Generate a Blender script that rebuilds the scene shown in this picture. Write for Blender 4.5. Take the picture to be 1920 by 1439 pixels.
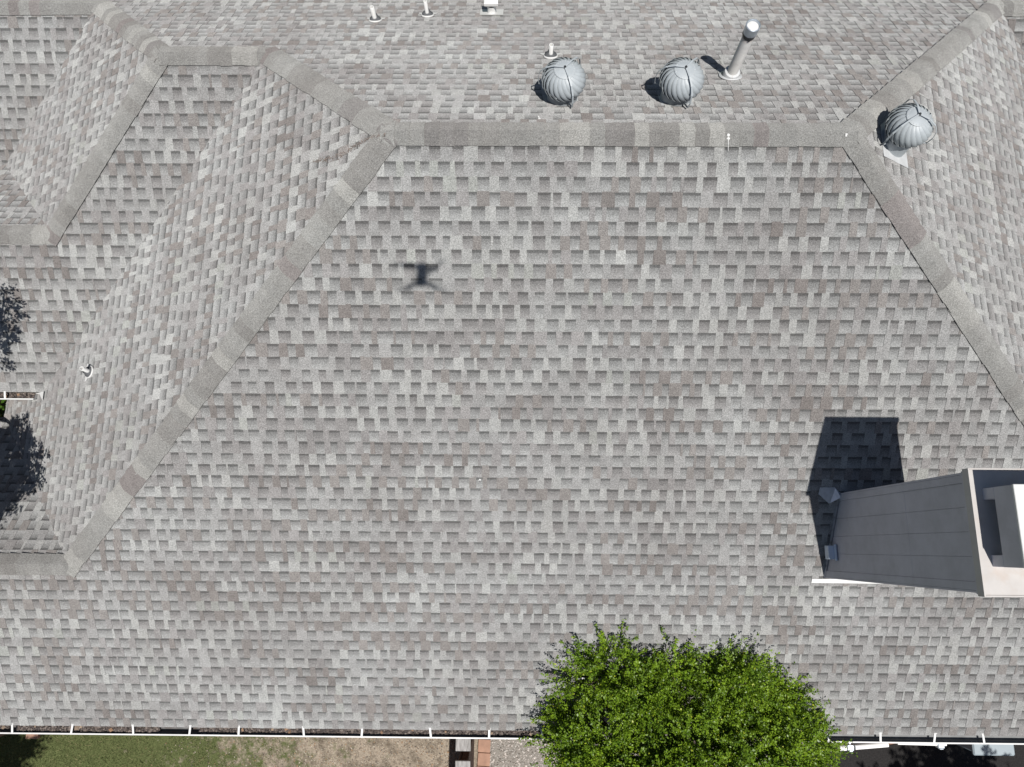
import bpy, bmesh, math, random
import numpy as np
from mathutils import Vector, Matrix

for o in list(bpy.data.objects):
    bpy.data.objects.remove(o)
C = bpy.context.scene.collection
scene = bpy.context.scene
rng = random.Random(7)
nrng = np.random.default_rng(11)

# ------------------------------------------------------------------ camera, sky, sun, exposure
Z0 = 6.75                      # height of the main ridge above the ground
CAM = Vector((0.0, -3.8932, 6.2146 + Z0))
TILT, ROLL, YAW, FPX = 0.2235, -0.0382, 0.0451, 1.0183 * 1331.0
cy_, sy_ = math.cos(YAW), math.sin(YAW)
R0 = Vector((cy_, sy_, 0)); FP = Vector((-sy_, cy_, 0))
FWD = FP * math.sin(TILT) - Vector((0, 0, 1)) * math.cos(TILT)
U0 = FP * math.cos(TILT) + Vector((0, 0, 1)) * math.sin(TILT)
RI = R0 * math.cos(ROLL) + U0 * math.sin(ROLL)
UI = U0 * math.cos(ROLL) - R0 * math.sin(ROLL)
cam_d = bpy.data.cameras.new('camera'); cam = bpy.data.objects.new('camera', cam_d); C.objects.link(cam)
cam.matrix_world = Matrix(((RI.x, UI.x, -FWD.x, CAM.x), (RI.y, UI.y, -FWD.y, CAM.y), (RI.z, UI.z, -FWD.z, CAM.z), (0, 0, 0, 1)))
cam_d.sensor_fit = 'HORIZONTAL'; cam_d.sensor_width = 36.0; cam_d.lens = FPX / 1920.0 * 36.0
cam_d.clip_start = 0.01; cam_d.clip_end = 500
scene.camera = cam

SUN = Vector((0.13156, -0.36415, 0.92200)).normalized()
world = bpy.data.worlds.new('World'); scene.world = world; world.use_nodes = True
wn = world.node_tree.nodes; wl = world.node_tree.links
sky = wn.new('ShaderNodeTexSky'); sky.sky_type = 'NISHITA'; sky.sun_disc = False
sky.sun_elevation = math.asin(SUN.z); sky.sun_rotation = math.atan2(SUN.x, SUN.y)
wn['Background'].inputs['Strength'].default_value = 0.05
wl.new(sky.outputs[0], wn['Background'].inputs['Color'])
sd = bpy.data.lights.new('sun', 'SUN'); sd.energy = 5.0; sd.angle = math.radians(0.53); sd.color = (1.0, 0.965, 0.925)
sun = bpy.data.objects.new('sun', sd); C.objects.link(sun); sun.location = (3, -9, 25)
sun.rotation_euler = SUN.to_track_quat('Z', 'Y').to_euler()
scene.view_settings.view_transform = 'Standard'; scene.view_settings.look = 'None'
scene.view_settings.gamma = 1.0; scene.view_settings.use_curve_mapping = False
scene.view_settings.exposure = 0.17

# ------------------------------------------------------------------ helpers
def lin(*c):
    f = lambda v: (v / 12.92 if v <= 0.04045 else ((v + 0.055) / 1.055) ** 2.4)
    return tuple(f(v / 255.0) for v in c)

class MB:
    """collects faces; build() links them as one mesh object"""
    def __init__(s): s.v = []; s.f = []; s.m = []; s.col = []; s.band = []
    def face(s, pts, mat=0, col=None, band=None):
        i = len(s.v); s.v.extend([tuple(p) for p in pts]); s.f.append(tuple(range(i, i + len(pts)))); s.m.append(mat)
        if col is not None:
            s.col.extend([col] * len(pts)); s.band.extend(band if band is not None else [1.0] * len(pts))
    def mesh(s, vs, fs, mat=0):
        i = len(s.v); s.v.extend([tuple(p) for p in vs])
        for f in fs: s.f.append(tuple(i + k for k in f)); s.m.append(mat)
    def box(s, lo, hi, mat=0, M=None):
        x0, y0, z0 = lo; x1, y1, z1 = hi
        vs = [Vector(p) for p in ((x0,y0,z0),(x1,y0,z0),(x1,y1,z0),(x0,y1,z0),(x0,y0,z1),(x1,y0,z1),(x1,y1,z1),(x0,y1,z1))]
        if M is not None: vs = [M @ p for p in vs]
        s.mesh(vs, [(3,2,1,0),(4,5,6,7),(0,1,5,4),(1,2,6,5),(2,3,7,6),(3,0,4,7)], mat)
    def cbox(s, lo, hi, b, mat=0, M=None):
        """box with chamfered vertical and top edges"""
        x0, y0, z0 = lo; x1, y1, z1 = hi
        def ring(x0, y0, x1, y1, c, z): return [(x0+c,y0,z),(x1-c,y0,z),(x1,y0+c,z),(x1,y1-c,z),(x1-c,y1,z),(x0+c,y1,z),(x0,y1-c,z),(x0,y0+c,z)]
        vs = ring(x0,y0,x1,y1,b,z0) + ring(x0,y0,x1,y1,b,z1-b) + ring(x0+b,y0+b,x1-b,y1-b,b*.6,z1)
        vs = [Vector(p) for p in vs]
        if M is not None: vs = [M @ p for p in vs]
        fs = [tuple(range(7,-1,-1)), tuple(range(16,24))]
        for r in (0, 8): fs += [(r+k, r+(k+1) % 8, r+8+(k+1) % 8, r+8+k) for k in range(8)]
        s.mesh(vs, fs, mat)
    def lathe(s, prof, n=24, M=None, mat=0, cap0=False, cap1=False):
        vs = []
        for r, z in prof:
            for k in range(n):
                a = 2 * math.pi * k / n; p = Vector((r * math.cos(a), r * math.sin(a), z)); vs.append(M @ p if M is not None else p)
        fs = []
        for j in range(len(prof) - 1):
            for k in range(n): fs.append((j*n+k, j*n+(k+1) % n, (j+1)*n+(k+1) % n, (j+1)*n+k))
        if cap0: fs.append(tuple(range(n-1, -1, -1)))
        if cap1: fs.append(tuple((len(prof)-1)*n + k for k in range(n)))
        s.mesh(vs, fs, mat)
    def tube(s, pts, r, n=8, mat=0, flat=None):
        pts = [Vector(p) for p in pts]; rings = []
        for i, p in enumerate(pts):
            t = (pts[min(i+1, len(pts)-1)] - pts[max(i-1, 0)]).normalized()
            a = t.cross(Vector((0.13, 0.37, 0.92)));  a.normalize(); b = t.cross(a)
            rr = r[i] if isinstance(r, (list, tuple)) else r
            rings.append([p + (a * math.cos(2*math.pi*k/n) + b * math.sin(2*math.pi*k/n)) * rr for k in range(n)])
        vs = [q for g in rings for q in g]; fs = []
        for j in range(len(pts) - 1):
            for k in range(n): fs.append((j*n+k, j*n+(k+1) % n, (j+1)*n+(k+1) % n, (j+1)*n+k))
        fs.append(tuple(range(n-1, -1, -1))); fs.append(tuple((len(pts)-1)*n + k for k in range(n)))
        s.mesh(vs, fs, mat)
    def build(s, name, mats, parent=None, smooth=False):
        me = bpy.data.meshes.new(name); me.from_pydata(s.v, [], s.f)
        for m in (mats if isinstance(mats, (list, tuple)) else [mats]): me.materials.append(m)
        if len(me.materials) > 1: me.polygons.foreach_set('material_index', s.m)
        if s.col:
            a = me.color_attributes.new('tone', 'FLOAT_COLOR', 'CORNER')
            a.data.foreach_set('color', np.array([c + (1.0,) for c in s.col], dtype=np.float32).ravel())
            b = me.attributes.new('band', 'FLOAT', 'CORNER'); b.data.foreach_set('value', np.array(s.band, dtype=np.float32))
        if smooth:
            me.polygons.foreach_set('use_smooth', [True] * len(me.polygons))
            if smooth is not True: me.set_sharp_from_angle(angle=math.radians(smooth))
        me.update()
        return link(name, me, parent)

def link(name, me, parent=None):
    o = bpy.data.objects.new(name, me); C.objects.link(o)
    if parent is not None: o.parent = parent
    return o
def tag(o, label=None, cat=None, group=None, kind=None):
    if label: o['label'] = label
    if cat: o['category'] = cat
    if group: o['group'] = group
    if kind: o['kind'] = kind
    return o
def empty(name, loc=(0, 0, 0)):
    o = bpy.data.objects.new(name, None); C.objects.link(o); o.location = loc; o.empty_display_size = 0.2
    return o
def localise(root):
    """children were built in world coordinates: keep them there under the moved Empty"""
    M = Matrix.Translation(-Vector(root.location))
    for ch in root.children: ch.matrix_parent_inverse = M

# ------------------------------------------------------------------ materials
def nodes(name):
    m = bpy.data.materials.new(name); m.use_nodes = True
    nt = m.node_tree; return m, nt, nt.nodes, nt.links, nt.nodes['Principled BSDF']
def mixc(nt, a, b, fac, mode='MIX'):
    n = nt.nodes.new('ShaderNodeMix'); n.data_type = 'RGBA'; n.blend_type = mode
    for s, v in ((n.inputs[0], fac), (n.inputs[6], a), (n.inputs[7], b)):
        if hasattr(v, 'is_linked'): nt.links.new(v, s)
        elif isinstance(v, (int, float)): s.default_value = v
        else: s.default_value = tuple(v) + ((1.0,) if len(v) == 3 else ())
    return n.outputs[2]
def mathn(nt, op, a, b=None, c=None):
    n = nt.nodes.new('ShaderNodeMath'); n.operation = op
    for i, v in enumerate((a, b, c)):
        if v is None: continue
        if hasattr(v, 'is_linked'): nt.links.new(v, n.inputs[i])
        else: n.inputs[i].default_value = v
    return n.outputs[0]
def noise(nt, vec, scale, detail=2.0, rough=0.5):
    n = nt.nodes.new('ShaderNodeTexNoise'); n.inputs['Scale'].default_value = scale; n.inputs['Detail'].default_value = detail; n.inputs['Roughness'].default_value = rough
    if vec is not None: nt.links.new(vec, n.inputs['Vector'])
    return n.outputs['Fac']
def ramp(nt, fac, stops):
    n = nt.nodes.new('ShaderNodeValToRGB'); e = n.color_ramp.elements
    while len(e) < len(stops): e.new(0.5)
    for k, (p, c) in enumerate(stops):
        e[k].position = p; e[k].color = (tuple(c) + (1.0,)) if not isinstance(c, (int, float)) else (c, c, c, 1.0)
    nt.links.new(fac, n.inputs[0]); return n.outputs[0]
def wpos(nt):
    return nt.nodes.new('ShaderNodeNewGeometry').outputs['Position']
def bump(nt, h, strength, dist, bsdf):
    n = nt.nodes.new('ShaderNodeBump'); n.inputs['Strength'].default_value = strength; n.inputs['Distance'].default_value = dist
    nt.links.new(h, n.inputs['Height']); nt.links.new(n.outputs[0], bsdf.inputs['Normal'])
def diffrough(b, v):
    if 'Diffuse Roughness' in b.inputs: b.inputs['Diffuse Roughness'].default_value = v

def simple(name, col, rough=0.6, metal=0.0, var=0.12, vscale=6.0, bumps=None, spec=0.5, dr=0.0, dirt=None):
    m, nt, N, L, b = nodes(name); p = wpos(nt)
    n1 = noise(nt, p, vscale, 4.0, 0.6)
    lo = tuple(c * (1 - var) for c in col); hi = tuple(min(1, c * (1 + var)) for c in col)
    colr = ramp(nt, n1, [(0.3, lo), (0.7, hi)])
    if dirt:
        dcol, dscale, lo_, hi_ = dirt
        n2 = noise(nt, p, dscale, 5.0, 0.65)
        colr = mixc(nt, colr, dcol, ramp(nt, n2, [(lo_, 0.0), (hi_, 1.0)]))
    L.new(colr, b.inputs['Base Color']); b.inputs['Roughness'].default_value = rough; b.inputs['Metallic'].default_value = metal
    b.inputs['Specular IOR Level'].default_value = spec; diffrough(b, dr)
    if bumps: bump(nt, noise(nt, p, bumps[0], 3.0, 0.6), bumps[1], bumps[2], b)
    return m

def shingle_material():
    m, nt, N, L, b = nodes('asphalt_granules'); p = wpos(nt)
    at = N.new('ShaderNodeAttribute'); at.attribute_name = 'tone'
    bd = N.new('ShaderNodeAttribute'); bd.attribute_name = 'band'
    edge = noise(nt, p, 60.0, 2.0, 0.6)
    bandv = mathn(nt, 'ADD', bd.outputs['Fac'], mathn(nt, 'MULTIPLY', mathn(nt, 'SUBTRACT', edge, 0.5), 0.16))
    # dark granule blend along the top of each cut-out, as printed on laminated shingles
    k = ramp(nt, bandv, [(0.0, 0.40), (0.22, 0.45), (0.285, 0.74), (0.52, 0.84), (0.72, 1.02), (1.0, 1.10)])
    col = mixc(nt, at.outputs['Color'], k, 1.0, 'MULTIPLY')
    # single granules, then weathering
    g = noise(nt, p, 85.0, 4.0, 0.85)
    g2 = noise(nt, p, 520.0, 1.0, 0.5)
    gg = mathn(nt, 'ADD', mathn(nt, 'MULTIPLY', g, 0.72), mathn(nt, 'MULTIPLY', g2, 0.28))
    col = mixc(nt, col, ramp(nt, gg, [(0.35, 0.42), (0.5, 1.0), (0.65, 1.72)]), 1.0, 'MULTIPLY')
    w = noise(nt, p, 0.9, 5.0, 0.62)
    col = mixc(nt, col, ramp(nt, w, [(0.33, (0.90, 0.885, 0.875)), (0.66, (1.06, 1.065, 1.06))]), 1.0, 'MULTIPLY')
    w2 = noise(nt, p, 5.0, 4.0, 0.7)
    col = mixc(nt, col, ramp(nt, w2, [(0.28, 0.90), (0.6, 1.04)]), 1.0, 'MULTIPLY')
    L.new(col, b.inputs['Base Color']); b.inputs['Roughness'].default_value = 0.95
    b.inputs['Specular IOR Level'].default_value = 0.08; diffrough(b, 0.78)
    bump(nt, gg, 0.35, 0.002, b)
    return m

M_SH = shingle_material()
M_DECK = simple('roof_felt', (0.09, 0.088, 0.085), 0.95, dr=1.0)
M_WHITE = simple('white_enamel', (0.60, 0.60, 0.585), 0.45, var=0.04, vscale=8, dirt=((0.42, 0.40, 0.37), 9.0, 0.60, 0.86))
M_PVC = simple('white_plastic', (0.80, 0.80, 0.78), 0.5, var=0.04, dirt=((0.45, 0.43, 0.40), 14.0, 0.58, 0.85))
M_RUB = simple('grey_rubber', (0.085, 0.088, 0.092), 0.8, var=0.2, vscale=25)
M_FLASH = simple('flashing_metal', (0.47, 0.48, 0.485), 0.45, 0.0, var=0.08, vscale=12, dirt=((0.36, 0.35, 0.33), 16.0, 0.55, 0.8))
M_TURB = simple('grey_blue_enamel', (0.335, 0.365, 0.38), 0.48, 0.0, var=0.07, vscale=18, dirt=((0.26, 0.28, 0.29), 30.0, 0.6, 0.85))
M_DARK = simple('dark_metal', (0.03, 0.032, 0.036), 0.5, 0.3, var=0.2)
M_GIN = simple('gutter_inside', (0.10, 0.10, 0.10), 0.7, var=0.35, vscale=10, dirt=((0.07, 0.05, 0.04), 7.0, 0.45, 0.65))
M_SIDING = simple('grey_siding_paint', (0.46, 0.45, 0.49), 0.6, var=0.06, vscale=3, bumps=(60, 0.15, 0.004), dirt=((0.37, 0.36, 0.385), 4.0, 0.45, 0.8))
M_CHASE = simple('cream_sheet_metal', (0.44, 0.42, 0.40), 0.5, var=0.08, vscale=4, dirt=((0.40, 0.33, 0.28), 7.0, 0.52, 0.95))
M_GALV = simple('galvanised_sheet', (0.50, 0.55, 0.60), 0.35, 0.7, var=0.12, vscale=20)
M_BRICK = simple('brick', (0.36, 0.17, 0.11), 0.85, var=0.22, vscale=5, bumps=(70, 0.3, 0.004), dr=0.6)
M_PALEBRICK = simple('pale_brick', (0.36, 0.215, 0.15), 0.85, var=0.15, vscale=9, bumps=(90, 0.3, 0.003), dr=0.6)
M_MORT = simple('mortar', (0.30, 0.28, 0.26), 0.95)
M_FASC = simple('fascia_paint', (0.42, 0.38, 0.35), 0.7, var=0.08)
def flue_material():
    m, nt, N, L, b = nodes('flue_paint'); p = wpos(nt)
    sx = N.new('ShaderNodeSeparateXYZ'); L.new(p, sx.inputs[0])
    n = noise(nt, p, 28.0, 4.0, 0.6)
    hgt = mathn(nt, 'ADD', sx.outputs['Z'], mathn(nt, 'MULTIPLY', n, 0.16))
    rust = ramp(nt, mathn(nt, 'SUBTRACT', hgt, Z0 - 0.10), [(0.0, 0.0), (0.05, 0.0), (0.16, 1.0)])
    base = ramp(nt, noise(nt, p, 12.0, 4.0, 0.6), [(0.3, (0.58, 0.57, 0.55)), (0.7, (0.74, 0.73, 0.70))])
    L.new(mixc(nt, base, (0.24, 0.10, 0.045), mathn(nt, 'MULTIPLY', rust, 0.75)), b.inputs['Base Color']); b.inputs['Roughness'].default_value = 0.6
    return m
M_FLUE = flue_material()
def wood_material():
    m, nt, N, L, b = nodes('weathered_timber'); p = wpos(nt)
    mp = N.new('ShaderNodeMapping'); mp.inputs['Scale'].default_value = (38, 5, 38); L.new(p, mp.inputs[0])
    n = noise(nt, mp.outputs[0], 1.0, 6.0, 0.7)
    L.new(ramp(nt, n, [(0.28, (0.09, 0.085, 0.08)), (0.5, (0.27, 0.26, 0.25)), (0.72, (0.42, 0.41, 0.40))]), b.inputs['Base Color'])
    b.inputs['Roughness'].default_value = 0.9; bump(nt, n, 0.5, 0.004, b); return m
M_WOOD = wood_material()
def leaf_material(name, tint=1.0):
    m, nt, N, L, b = nodes(name)
    at = N.new('ShaderNodeAttribute'); at.attribute_name = 'tone'
    L.new(at.outputs['Color'], b.inputs['Base Color']); b.inputs['Roughness'].default_value = 0.42; b.inputs['Specular IOR Level'].default_value = 0.35
    tr = N.new('ShaderNodeBsdfTranslucent'); L.new(mixc(nt, at.outputs['Color'], (1.25, 1.15, 0.5), 1.0, 'MULTIPLY'), tr.inputs['Color'])
    mx = N.new('ShaderNodeMixShader'); mx.inputs[0].default_value = 0.22
    out = N['Material Output']; L.new(b.outputs[0], mx.inputs[1]); L.new(tr.outputs[0], mx.inputs[2]); L.new(mx.outputs[0], out.inputs['Surface'])
    return m
M_LEAF = leaf_material('leaf')
def tone_material(name, rough=0.9):
    m, nt, N, L, b = nodes(name)
    at = N.new('ShaderNodeAttribute'); at.attribute_name = 'tone'
    L.new(at.outputs['Color'], b.inputs['Base Color']); b.inputs['Roughness'].default_value = rough; b.inputs['Specular IOR Level'].default_value = 0.15; diffrough(b, 0.6)
    return m
M_LITTER = tone_material('litter')
M_BARK = simple('bark', (0.13, 0.10, 0.08), 0.95, var=0.3, vscale=14, bumps=(30, 0.6, 0.01))

# ------------------------------------------------------------------ ground
def ground_material():
    m, nt, N, L, b = nodes('yard_ground'); p = wpos(nt)
    sx = N.new('ShaderNodeSeparateXYZ'); L.new(p, sx.inputs[0]); X = sx.outputs['X']
    nb = noise(nt, p, 2.6, 5.0, 0.65); nf = noise(nt, p, 38.0, 4.0, 0.7); ns = noise(nt, p, 120.0, 2.0, 0.7)
    grass = ramp(nt, nf, [(0.3, (0.055, 0.07, 0.026)), (0.7, (0.14, 0.16, 0.065))])
    soil = ramp(nt, nf, [(0.25, (0.17, 0.14, 0.105)), (0.5, (0.30, 0.255, 0.20)), (0.75, (0.44, 0.385, 0.31))])
    soil = mixc(nt, soil, ramp(nt, ns, [(0.35, 0.7), (0.65, 1.3)]), 1.0, 'MULTIPLY')
    soil = mixc(nt, soil, ramp(nt, noise(nt, p, 4.5, 6.0, 0.7), [(0.36, (0.50, 0.49, 0.47)), (0.56, (1.08, 1.08, 1.08))]), 1.0, 'MULTIPLY')
    grit = ramp(nt, ns, [(0.3, (0.13, 0.115, 0.10)), (0.5, (0.27, 0.25, 0.22)), (0.72, (0.46, 0.43, 0.40))])
    tar = ramp(nt, nf, [(0.3, (0.022, 0.021, 0.021)), (0.7, (0.042, 0.040, 0.039))])
    np_ = noise(nt, p, 7.5, 6.0, 0.7)
    dist = mathn(nt, 'MULTIPLY', mathn(nt, 'ADD', X, 4.1), -0.16)
    mixn = mathn(nt, 'ADD', mathn(nt, 'MULTIPLY', mathn(nt, 'SUBTRACT', nb, 0.5), 0.9), mathn(nt, 'MULTIPLY', mathn(nt, 'SUBTRACT', np_, 0.5), 1.5))
    gfac = ramp(nt, mathn(nt, 'ADD', mathn(nt, 'ADD', dist, mixn), 0.45), [(0.30, 0.0), (0.62, 1.0)])
    col = mixc(nt, soil, grass, gfac)
    col = mixc(nt, col, grit, ramp(nt, mathn(nt, 'ADD', X, 0.55), [(0.0, 0.0), (0.1, 1.0)]))
    col = mixc(nt, col, tar, ramp(nt, mathn(nt, 'SUBTRACT', X, 4.75), [(0.0, 0.0), (0.03, 1.0)]))
    away = mathn(nt, 'SUBTRACT', mathn(nt, 'ABSOLUTE', mathn(nt, 'ADD', sx.outputs['Y'], 6.5)), mathn(nt, 'ADD', 5.0, mathn(nt, 'MULTIPLY', nb, 2.0)))
    col = mixc(nt, col, grass, ramp(nt, away, [(0.0, 0.0), (0.5, 1.0)]))
    L.new(col, b.inputs['Base Color']); b.inputs['Roughness'].default_value = 0.95; b.inputs['Specular IOR Level'].default_value = 0.1; diffrough(b, 0.8)
    bump(nt, mathn(nt, 'ADD', nf, mathn(nt, 'MULTIPLY', ns, 0.5)), 0.5, 0.02, b)
    return m
g = MB(); g.face([(-250, -250, 0), (250, -250, 0), (250, 250, 0), (-250, 250, 0)])
tag(g.build('ground', ground_material()), kind='structure')

def tonemesh(name, V, F, cols, mat, parent=None):
    """V (n,k,3) polygons of k corners, one tone each"""
    n, k = V.shape[:2]
    me = bpy.data.meshes.new(name)
    me.vertices.add(n * k); me.vertices.foreach_set('co', V.reshape(-1).astype(np.float32))
    me.loops.add(n * k); me.loops.foreach_set('vertex_index', np.arange(n * k, dtype=np.int32))
    me.polygons.add(n); me.polygons.foreach_set('loop_start', np.arange(0, n * k, k, dtype=np.int32))
    me.update(calc_edges=True)
    a = me.color_attributes.new('tone', 'FLOAT_COLOR', 'CORNER')
    cc = np.concatenate([np.repeat(cols, k, axis=0), np.ones((n * k, 1))], 1).astype(np.float32)
    a.data.foreach_set('color', cc.ravel()); me.materials.append(mat)
    return link(name, me, parent)

def blades(n, x0, x1, y0, y1, h, keep):
    x = nrng.uniform(x0, x1, n); y = nrng.uniform(y0, y1, n); k = nrng.random(n) < keep(x, y); x = x[k]; y = y[k]; n = len(x)
    a = nrng.uniform(0, 2 * np.pi, n); w = nrng.uniform(0.0018, 0.0035, n); hh = nrng.uniform(0.4, 1.2, n) * h
    lean = nrng.normal(0, 0.55, (n, 2)) * hh[:, None]
    base = np.stack([x, y, np.zeros(n)], 1); dx = np.stack([np.cos(a) * w, np.sin(a) * w, 0 * a], 1)
    tip = base + np.concatenate([lean, hh[:, None]], 1)
    V = np.stack([base - dx, base + dx, tip], 1)
    t = nrng.random((n, 1)); dry = nrng.random((n, 1)) < 0.16
    c = np.array([0.055, 0.078, 0.024]) * (1 - t) + np.array([0.185, 0.21, 0.085]) * t
    return V, np.where(dry, np.array([0.30, 0.26, 0.14]), c)
V1, c1 = blades(52000, -9.2, -3.0, -8.4, -6.2, 0.055, lambda x, y: np.clip((-x - 3.9) / 2.2 + 0.30 * np.sin(x * 5 + y * 4) + 0.30 * np.sin(x * 11 - y * 9) + 0.2 * np.sin(x * 23 + y * 17), 0.0, 1.0))
tag(tonemesh('lawn_grass', V1, None, c1, tone_material('grass_blade', 0.6)), 'short green lawn grass below the left end of the gutter', 'grass', kind='stuff')
# loose gravel, chips and dead leaves on the bare soil
def chips(n, x0, x1, y0, y1, s0, s1, pal, z=0.004, flat=0.5, fade=None):
    xs_ = nrng.uniform(x0, x1, n)
    if fade: xs_ = x1 - (x1 - x0) * np.minimum(nrng.random(n), nrng.random(n) ** fade)
    ctr = np.stack([xs_, nrng.uniform(y0, y1, n), np.full(n, z)], 1)
    a = nrng.uniform(0, 2 * np.pi, n); s = nrng.uniform(s0, s1, n); e = nrng.uniform(0.45, 1.0, n)
    ux = np.stack([np.cos(a), np.sin(a), nrng.normal(0, 0.25, n)], 1) * s[:, None]
    uy = np.stack([-np.sin(a), np.cos(a), nrng.normal(0, 0.25, n)], 1) * (s * e)[:, None]
    top = np.stack([np.zeros(n), np.zeros(n), s * flat + 0.002], 1)
    A = ctr - ux; B = ctr - uy; Cc = ctr + ux; D = ctr + uy; T = ctr + top
    V = np.concatenate([np.stack([A, B, T], 1), np.stack([B, Cc, T], 1), np.stack([Cc, D, T], 1), np.stack([D, A, T], 1)])
    pal = np.array(pal); c = pal[nrng.integers(0, len(pal), n)] * nrng.uniform(0.75, 1.2, (n, 1))
    return V, np.tile(c, (4, 1))
Vg, cg = chips(5200, -0.45, 1.6, -8.3, -6.4, 0.006, 0.022, [(0.42, 0.40, 0.37), (0.28, 0.25, 0.22), (0.55, 0.50, 0.46), (0.20, 0.18, 0.16)])
tag(tonemesh('gravel', Vg, None, cg, M_LITTER), 'loose grey gravel between the brick edging and the tree', 'gravel', kind='stuff')
Vl, cl = chips(6500, -6.2, -1.0, -8.3, -6.4, 0.004, 0.015, [(0.36, 0.31, 0.24), (0.22, 0.18, 0.14), (0.42, 0.38, 0.31), (0.30, 0.20, 0.12), (0.13, 0.115, 0.10)], flat=0.3, fade=1.0)
tag(tonemesh('leaf_litter', Vl, None, cl, M_LITTER), 'dry straw and leaf litter on the bare soil below the gutter', 'leaf litter', kind='stuff')

# ------------------------------------------------------------------ roof frame of reference
PT = 0.5755; MS = math.tan(PT); CP, SP = math.cos(PT), math.sin(PT)
EXPO = 0.1429
xa, xb = -1.2606, 3.1457
sF, sC, sD, sE, sG, sL = 4.1339, 1.6857, 1.2434, 1.4861, 1.7439, 3.1375
A = (xa, 0.0); B = (xb, 0.0); F = (xa - sF, -sF); Cq = (xa - sC, sC); D = (Cq[0] - sD, sC)
E_ = (D[0] - sE, D[1] + sE); G = (D[0] - sG, D[1] - sG); L = (xb + sL, sL)
zC = -MS * sC; zE = zC - MS * sE; zG = zC - MS * sG; zF = -MS * sF; zL = -MS * sL
EAVE = -6.231; EAVE2 = -1.866
XW, XE = -9.6, 9.2
NX0, NX1, NY = 0.74, 3.26, -5.394          # the notch in the south eave, filled by the tree

class Slope:
    def __init__(s, name, d, c, zr, pieces, phase, seed):
        s.name, s.d, s.c, s.zr = name, d, c, zr
        s.n = Vector((d[0] * SP, d[1] * SP, CP)); s.uv = (-d[1], d[0]); s.phase = phase; s.seed = seed
        s.pieces = [s.ccw([s.to_uv(p) for p in pc]) for pc in pieces]
    def to_uv(s, p): return (s.uv[0] * p[0] + s.uv[1] * p[1], (s.d[0] * p[0] + s.d[1] * p[1] - s.c) / CP)
    def ccw(s, P):
        a = sum(P[i][0] * P[(i+1) % len(P)][1] - P[(i+1) % len(P)][0] * P[i][1] for i in range(len(P)))
        return P if a > 0 else P[::-1]
    def p3(s, u, v, h=0.0):
        t = s.c + v * CP
        q = Vector((s.d[0] * t + s.uv[0] * u, s.d[1] * t + s.uv[1] * u, Z0 + s.zr - SP * v))
        return q + s.n * h
    def at(s, x, y, h=0.0):
        u, v = s.to_uv((x, y)); return s.p3(u, v, h)

def clip(poly, conv):
    out = poly
    for i in range(len(conv)):
        (ax, ay), (bx, by) = conv[i], conv[(i+1) % len(conv)]
        src, out = out, []
        if not src: break
        sd = [(bx - ax) * (p[1] - ay) - (by - ay) * (p[0] - ax) for p in src]
        for j in range(len(src)):
            p, q, sp, sq = src[j], src[(j+1) % len(src)], sd[j], sd[(j+1) % len(src)]
            if sp >= -1e-9: out.append(p)
            if (sp > 1e-9 and sq < -1e-9) or (sp < -1e-9 and sq > 1e-9):
                t = sp / (sp - sq); out.append((p[0] + t * (q[0] - p[0]), p[1] + t * (q[1] - p[1])))
    return out
def area(P): return 0.5 * abs(sum(P[i][0] * P[(i+1) % len(P)][1] - P[(i+1) % len(P)][0] * P[i][1] for i in range(len(P))))

Wst = ((-2.445 + xa - 2 * sC), -2.445)
cV = E_[0] - E_[1]; cN = G[0] + G[1]; M2 = ((cV + cN) / 2, (cN - cV) / 2)   # where two valleys meet
VP = (EAVE2 + xa - 2 * sC, EAVE2)                                          # valley meets the short gutter
ND = 5.4
S1p = [[A, B, (xb + sF, -sF), F],
       [(XW, -sF), (XE, -sF), (XE, NY), (XW, NY)],
       [(XW, NY), (NX0, NY), (NX0, EAVE), (XW, EAVE)], [(NX1, NY), (XE, NY), (XE, EAVE), (NX1, EAVE)]]
S1p[1] = [(XW, -sF), (xb + sF, -sF), (min(XE, xb - NY), NY), (XW, NY)]
slopes = [
    Slope('S1', (0, -1), 0.0, 0.0, S1p, 0.4256, 1),
    Slope('N1', (0, 1), 0.0, 0.0, [[(XW, E_[1]), E_, (E_[0], ND), (XW, ND)], [E_, D, (D[0], ND), (E_[0], ND)], [D, Cq, (Cq[0], ND), (D[0], ND)],
            [Cq, A, (A[0], ND), (Cq[0], ND)], [A, B, (B[0], ND), (A[0], ND)], [B, L, (L[0], ND), (B[0], ND)], [L, (XE, L[1]), (XE, ND), (L[0], ND)]], 0.377, 2),
    Slope('W1', (-1, 0), -xa, 0.0, [[A, Cq, Wst, F], [VP, (-7.42, EAVE2), (-7.42, F[0] + F[1] + 7.42), Wst]], 0.40, 3),
    Slope('E1', (1, 0), xb, 0.0, [[B, L, (L[0] + 2.9, L[1] - 2.9), (XE, xb - XE)]], 0.37, 4),
    Slope('S2', (0, -1), -sC, zC, [[Cq, D, G, (G[1] + xa - 2 * sC, G[1])], [(XW, G[1]), (G[1] + xa - 2 * sC, G[1]), VP, (XW, EAVE2)]], 0.3753, 5),
    Slope('W2', (-1, 0), -D[0], zC, [[D, E_, M2, G]], 0.36, 6),
    Slope('S3', (0, -1), -E_[1], zE, [[E_, (XW, E_[1]), (XW, M2[1]), M2]], 0.30, 7),
    Slope('N4', (0, 1), G[1], zG, [[G, (XW, G[1]), (XW, M2[1]), M2]], 0.33, 8),
    Slope('N5', (0, 1), -sF, zF, [[F, (XW, F[1]), (XW, -2.12), (-7.42, -2.12), Wst]], 0.34, 9),
    Slope('S6', (0, -1), -sL, zL, [[L, (XE, L[1]), (XE, L[1] - 2.9), (L[0] + 2.9, L[1] - 2.9)]], 0.31, 10),
]
SL = {s.name: s for s in slopes}

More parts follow.
